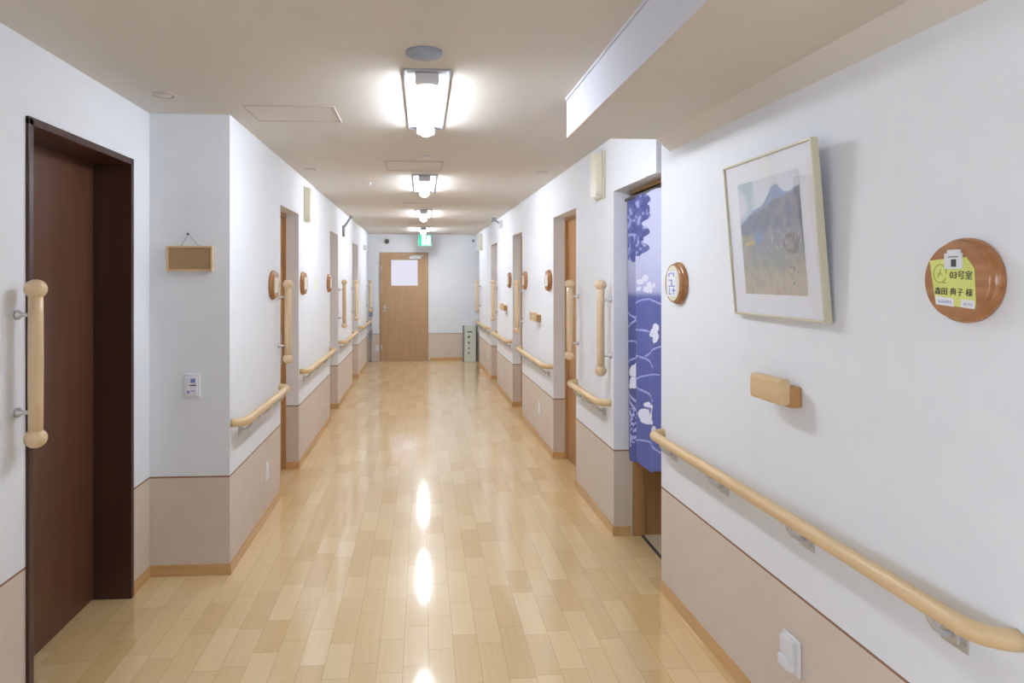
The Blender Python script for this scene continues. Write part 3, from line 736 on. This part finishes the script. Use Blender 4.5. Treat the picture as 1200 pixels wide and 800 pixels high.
# ------------------------------------------------------------------ switches and sockets
r = thing('wall_switch', 'white wall control panel on the narrow left wall below the hanging sign', 'switch', (-1.193, YF, 0.99), 0)
mb = MB(); mb.box(-0.041, 0.041, -0.012, -0.0003, -0.062, 0.062, 0.003); mb.build('switch_plate', 'plastic', r)
mb = MB(); mb.box(-0.028, 0.028, -0.0150, -0.011, -0.05, 0.044, 0.002); o = mb.build('control_face', 'paper', r)
mb = MB(); mb.box(-0.008, 0.024, -0.0165, -0.0145, -0.002, 0.004); mb.build('slot', 'dgrey', r)
for q in ((-0.022, -0.01, -0.04, -0.028), (-0.004, 0.02, -0.03, -0.026), (-0.004, 0.02, 0.014, 0.036)):
    mb = MB(); mb.box(q[0], q[1], -0.0165, -0.0145, q[2], q[3]); mb.build('button', 'blue', r)
mb = MB(); 
loc, rz = mount('RN', 2.066, 0.310)
r = thing('wall_socket', 'white covered wall socket low on the right foreground wall', 'socket', loc, rz)
mb = MB(); mb.box(-0.046, 0.046, -0.010, -0.0003, -0.06, 0.06, 0.004); mb.build('socket_plate', 'plastic', r)
mb = MB(); mb.box(-0.036, 0.032, -0.026, -0.009, -0.012, 0.052, 0.004); mb.build('upper_cover', 'plastic', r)
mb = MB(); mb.box(-0.036, 0.030, -0.034, -0.009, -0.048, -0.013, 0.004); mb.build('lower_cover', 'plastic', r)
def outlet(lb):
    r = thing('wall_outlet', lb, 'socket', (0, 0, 0), 0, 'white sockets low on the corridor walls')
    mb = MB(); mb.box(-0.036, 0.036, -0.008, -0.0003, -0.06, 0.06, 0.003); mb.build('outlet_plate', 'plastic', r)
    mb = MB()
    for z in (-0.022, 0.022): mb.box(-0.018, 0.018, -0.0105, -0.007, z-0.015, z+0.015, 0.002)
    mb.build('outlet_face', 'paper', r); return r
o0 = outlet('white socket low on the left wall under the nearest left handrail'); put(o0, 'L', 4.246, 0.304)
for pl, y, z, lb in (('L', 10.98, 0.30, 'farthest white socket low on the left wall'), ('R', 6.11, 0.32, 'white socket low on the right wall between second and third doorways'),
                  ('R', 8.5, 0.31, 'white socket low on the right wall between third and fourth doorways'), ('R', 10.39, 0.33, 'farthest white socket low on the right wall')):
    put(copy_tree(o0), pl, y, z)['label'] = lb
s1 = copy_tree(o0); s1.location = (0.235, YE, 0.76); s1.rotation_euler = (0, 0, 0); s1['label'] = 'small white switch plate on the end wall right of the door'
s1['group'] = 'white fittings on the end wall'
s1 = copy_tree(o0); s1.location = (-0.85, YE, 0.24); s1.rotation_euler = (0, 0, 0); s1['label'] = 'white socket low on the end wall left of the door'
s1['group'] = 'white fittings on the end wall'

# ------------------------------------------------------------------ cream wall lamps high up
def wall_lamp(lb):
    r = thing('wall_lamp', lb, 'wall lamp', (0, 0, 0), 0, 'cream unlit wall lamps high on the corridor walls')
    mb = MB(); mb.box(-0.095, 0.095, -0.014, -0.0003, -0.15, 0.15, 0.004); mb.build('back_plate', 'pale', r)
    mb = MB()
    poly = [(-0.085, 0.145), (0.085, 0.145), (0.085, -0.115), (0.06, -0.145), (-0.06, -0.145), (-0.085, -0.115)]
    b = bmesh.new(); A = [b.verts.new((x, -0.014, z)) for x, z in poly]; B = [b.verts.new((x*0.86, -0.052, z*0.96)) for x, z in poly]
    b.faces.new(A); b.faces.new(B[::-1])
    for i in range(6): b.faces.new((A[i], B[i], B[(i+1) % 6], A[(i+1) % 6]))
    bmesh.ops.recalc_face_normals(b, faces=b.faces); bmesh.ops.bevel(b, geom=b.edges[:], offset=0.006, segments=2, affect='EDGES')
    mb.join(b); mb.build('lamp_cover', 'pale', r); return r
w0 = wall_lamp('cream wall lamp high on the right wall beside the curtained doorway'); put(w0, 'R', 4.10, 2.20)
put(copy_tree(w0), 'L', 5.66, 2.18)['label'] = 'cream wall lamp high on the left wall past the first light wood doorway'
put(copy_tree(w0), 'R', 11.30, 2.19)['label'] = 'farthest cream wall lamp, high on the right wall by the end'
r = thing('wall_sensor', 'small white box high on the left wall near the corridor end', 'sensor', (0, 0, 0)); put(r, 'L', 11.2, 2.09)
mb = MB(); mb.box(-0.06, 0.06, -0.06, -0.0003, -0.04, 0.04, 0.01); mb.build('sensor_body', 'plastic', r); mb = MB(); mb.lathe([(0, 0), (0.02, 0), (0.018, 0.008), (0, 0.012)], 16, Matrix.Translation((0, -0.058, 0)) @ RX); mb.build('sensor_lens', 'grey', r)

# ------------------------------------------------------------------ camera brackets
r = thing('security_camera', 'grey camera on a wall bracket, angled up, high on the left wall', 'camera', (0, 0, 0)); put(r, 'L', 8.25, 2.15)
mb = MB(); mb.box(-0.03, 0.03, -0.03, -0.0003, -0.07, 0.07, 0.004); mb.build('wall_bracket', 'grey', r)
mb = MB(); mb.tube([(0, -0.025, 0.06), (0.0, -0.05, 0.09), (0, -0.10, 0.17)], 0.014, 10); mb.build('arm', 'grey', r)
mb = MB(); mb.box(-0.02, 0.02, -0.125, -0.09, 0.155, 0.195, 0.008); mb.build('camera_body', 'grey', r)
r = thing('security_camera', 'small grey and white camera high on the right wall past the third doorway', 'camera', (0, 0, 0)); put(r, 'R', 8.7, 2.28)
mb = MB(); mb.box(-0.04, 0.04, -0.05, -0.0003, -0.05, 0.06, 0.008); mb.build('wall_bracket', 'plastic', r)
mb = MB(); mb.tube([(0, -0.045, 0.02), (0, -0.10, 0.06)], 0.012, 8); mb.box(-0.03, 0.03, -0.15, -0.09, 0.04, 0.095, 0.008); mb.build('camera_body', 'grey', r)
def dome(name, label, loc, rad, mat='dgrey'):
    r = thing(name, label, 'camera', loc)
    mb = MB(); mb.lathe([(0, 0.0003), (rad, 0.0003), (rad, 0.012), (rad*0.9, 0.018), (0, 0.018)], 24, RX); mb.build('mounting_ring', 'pale', r)
    mb = MB(); mb.lathe([(rad*0.85, 0.016), (rad*0.8, 0.03), (rad*0.55, 0.048), (0, 0.058)], 24, RX); mb.build('dome', mat, r)
    return r
dome('dome_camera', 'dark round dome camera on the end wall above the door', (-0.665, YE, 2.262), 0.05)
dome('dome_sensor', 'tiny grey round sensor high at the right of the end wall', (0.975, YE, 2.28), 0.03, 'grey')['category'] = 'sensor'

# ------------------------------------------------------------------ exit sign
r = thing('exit_sign', 'green and white lit emergency exit sign hung under the ceiling at the end', 'sign', (0.05, 11.86, CEIL))
mb = MB(); mb.box(-0.12, 0.12, -0.02, 0.02, -0.255, -0.045, 0.004); mb.build('sign_case', 'plastic', r)
mb = MB(); mb.box(-0.115, 0.115, -0.0225, -0.019, -0.25, -0.05); mb.build('sign_face', 'exitw', r)
mb = MB()
mb.box(-0.115, -0.06, -0.0245, -0.022, -0.25, -0.05)
mb.box(-0.06, 0.115, -0.0245, -0.022, -0.25, -0.235); mb.box(0.10, 0.115, -0.0245, -0.022, -0.235, -0.05); mb.box(-0.06, 0.10, -0.0245, -0.022, -0.065, -0.05)
mb.lathe([(0, 0), (0.014, 0), (0.014, 0.002), (0, 0.002)], 16, Matrix.Translation((0.03, -0.0225, -0.09)) @ RX)
mb.tube([(0.025, -0.0235, -0.105), (0.015, -0.0235, -0.16), (0.035, -0.0235, -0.19), (0.02, -0.0235, -0.225)], 0.006, 6)
mb.tube([(0.015, -0.0235, -0.16), (-0.01, -0.0235, -0.185), (-0.035, -0.0235, -0.18)], 0.006, 6)
mb.tube([(0.0, -0.0235, -0.14), (0.022, -0.0235, -0.118), (0.055, -0.0235, -0.14)], 0.005, 6)
mb.build('running_figure', 'exitg', r)
mb = MB(); mb.tube([(0, 0, -0.05), (0, 0, -0.0003)], 0.01, 10); mb.build('hanger', 'plastic', r)

# ------------------------------------------------------------------ ceiling fittings
r = thing('smoke_detector', 'flat round blue-grey smoke detector on the ceiling before the nearest light', 'smoke detector', (0.007, 2.462, CEIL))
mb = MB(); mb.lathe([(0, 0), (0.07, 0), (0.07, -0.008), (0.06, -0.013), (0, -0.013)], 40); mb.build('detector_base', 'bluegrey', r)
mb = MB(); mb.lathe([(0.04, -0.012), (0.036, -0.022), (0, -0.024)], 32); mb.build('detector_cap', 'bluegrey', r)
def hatch(label, x0, x1, y0, y1):
    r = thing('ceiling_hatch', label, 'hatch', ((x0+x1)/2, (y0+y1)/2, CEIL), 0, 'access hatches in the corridor ceiling')
    a, b = (x1-x0)/2, (y1-y0)/2
    mb = MB(); w_ = 0.012
    mb.box(-a, -a+w_, -b, b, -0.005, 0, 0.001); mb.box(a-w_, a, -b, b, -0.005, 0, 0.001); mb.box(-a+w_, a-w_, -b, -b+w_, -0.005, 0, 0.001); mb.box(-a+w_, a-w_, b-w_, b, -0.005, 0, 0.001)
    mb.build('hatch_frame', 'hatchf', r)
    mb = MB(); mb.box(-a+w_+0.006, a-w_-0.006, -b+w_+0.006, b-w_-0.006, -0.003, 0); mb.build('hatch_panel', 'ceil', r)
M['hatchf'] = base_mat('hatch_aluminium', (196, 184, 178), 0.5)
hatch('square access hatch on the ceiling at upper left, nearest of all', -0.886, -0.437, 3.25, 3.57)
hatch('square access hatch in the ceiling just before the second light', -0.276, 0.157, 4.717, 5.134)
hatch('square access hatch in the ceiling just before the third light', -0.21, 0.21, 7.30, 7.68)
hatch('farthest square access hatch, just before the fourth light', -0.21, 0.21, 9.97, 10.35)
def vent(label, x, y, rad):
    r = thing('ceiling_vent', label, 'vent', (x, y, CEIL), 0, 'small vents in the ceiling')
    mb = MB(); mb.lathe([(rad*0.72, 0), (rad*0.74, -0.006), (rad, -0.004), (rad, 0)], 28); mb.build('vent_ring', 'hatchf', r)
    mb = MB(); mb.lathe([(0, -0.006), (rad*0.55, -0.006), (rad*0.6, 0)], 28); mb.build('vent_cap', 'ceil', r)
vent('small round ceiling vent above the dark brown door', -1.2, 3.10, 0.055)
vent('small ceiling vent near the left wall before the second light', -0.87, 5.12, 0.05)
vent('small ceiling vent near the right wall before the second light', 0.96, 5.15, 0.05)
r = thing('sprinkler_head', 'tiny sprinkler head in the ceiling left of the second light', 'sprinkler', (-0.467, 5.805, CEIL))
mb = MB(); mb.lathe([(0, 0), (0.022, 0), (0.018, -0.006), (0.006, -0.01), (0.006, -0.024), (0.013, -0.026), (0, -0.028)], 20); mb.build('sprinkler_body', 'steel', r)
r = thing('ceiling_sensor', 'tiny white round sensor in the ceiling before the second hatch', 'sensor', (0.03, 4.55, CEIL))
mb = MB(); mb.lathe([(0, 0), (0.035, 0), (0.033, -0.008), (0.012, -0.014), (0, -0.018)], 24); mb.build('sensor_body', 'plastic', r)

# ------------------------------------------------------------------ end of the corridor, on the floor
r = thing('sign_stand', 'pale green upright cabinet with dark characters beside the end wall', 'stand', (0.90, 12.16, 0))
mb = MB(); mb.box(-0.105, 0.105, -0.09, 0.09, 0.0, 0.67, 0.008); mb.build('cabinet_body', 'sage', r)
mb = MB(); mb.box(-0.085, 0.085, -0.0945, -0.089, 0.03, 0.64, 0.002); mb.build('front_panel', 'sage', r)
mb = MB()
for z, s_, in ((0.47, 0.024), (0.36, 0.021), (0.26, 0.016), (0.17, 0.017)):
    mb.box(-0.028-s_, -0.028+s_, -0.0975, -0.094, z-s_*0.15, z+s_*0.25); mb.box(-0.028-s_*0.3, -0.028+s_*0.3, -0.0975, -0.094, z-s_, z+s_); mb.box(-0.028-s_*0.8, -0.028+s_*0.7, -0.0975, -0.094, z-s_, z-s_*0.6)
    mb.box(-0.028-s_*0.8, -0.028+s_*0.8, -0.0975, -0.094, z+s_*0.6, z+s_*0.95)
mb.box(-0.06, 0.03, -0.0975, -0.094, 0.555, 0.575)
mb.build('printed_characters', 'dgrey', r)
for x, lb in ((-0.128, 'thin taupe post at left of the pale green cabinet'), (0.128, 'thin taupe post at right of the pale green cabinet')):
    p = thing('guard_post', lb, 'post', (0.90+x, 12.2, 0), 0, 'posts flanking the pale green cabinet')
    mb = MB(); mb.box(-0.014, 0.014, -0.014, 0.014, 0.012, 0.68, 0.004); mb.build('post', 'taupe', p)
    mb = MB(); mb.box(-0.02, 0.02, -0.05, 0.05, 0, 0.013, 0.003); mb.build('foot', 'taupe', p)
r = thing('dispenser_stand', 'slim grey dispenser stand at the far left end of the corridor', 'stand', (-0.955, 12.2, 0))
mb = MB(); mb.lathe([(0, 0), (0.04, 0), (0.04, 0.015), (0.012, 0.022), (0.012, 0.9), (0, 0.9)], 24); mb.build('pole', 'taupe', r)
mb = MB(); mb.box(-0.035, 0.035, -0.045, 0.045, 0.85, 1.03, 0.01); mb.build('upper_box', 'grey', r)
mb = MB(); mb.box(-0.03, 0.03, -0.04, 0.04, 0.42, 0.6, 0.01); mb.build('lower_box', 'grey', r)
r = thing('paper_note', 'small faded yellow note on the left wall past the first doorway', 'note', (0, 0, 0)); put(r, 'L', 6.19, 1.50)

M['fadednote'] = base_mat('faded_note', (228, 232, 206), 0.8)
if not r.children:
    MB().box(-0.06, 0.06, -0.002, -0.0003, -0.05, 0.05).build('note_sheet', 'fadednote', r)
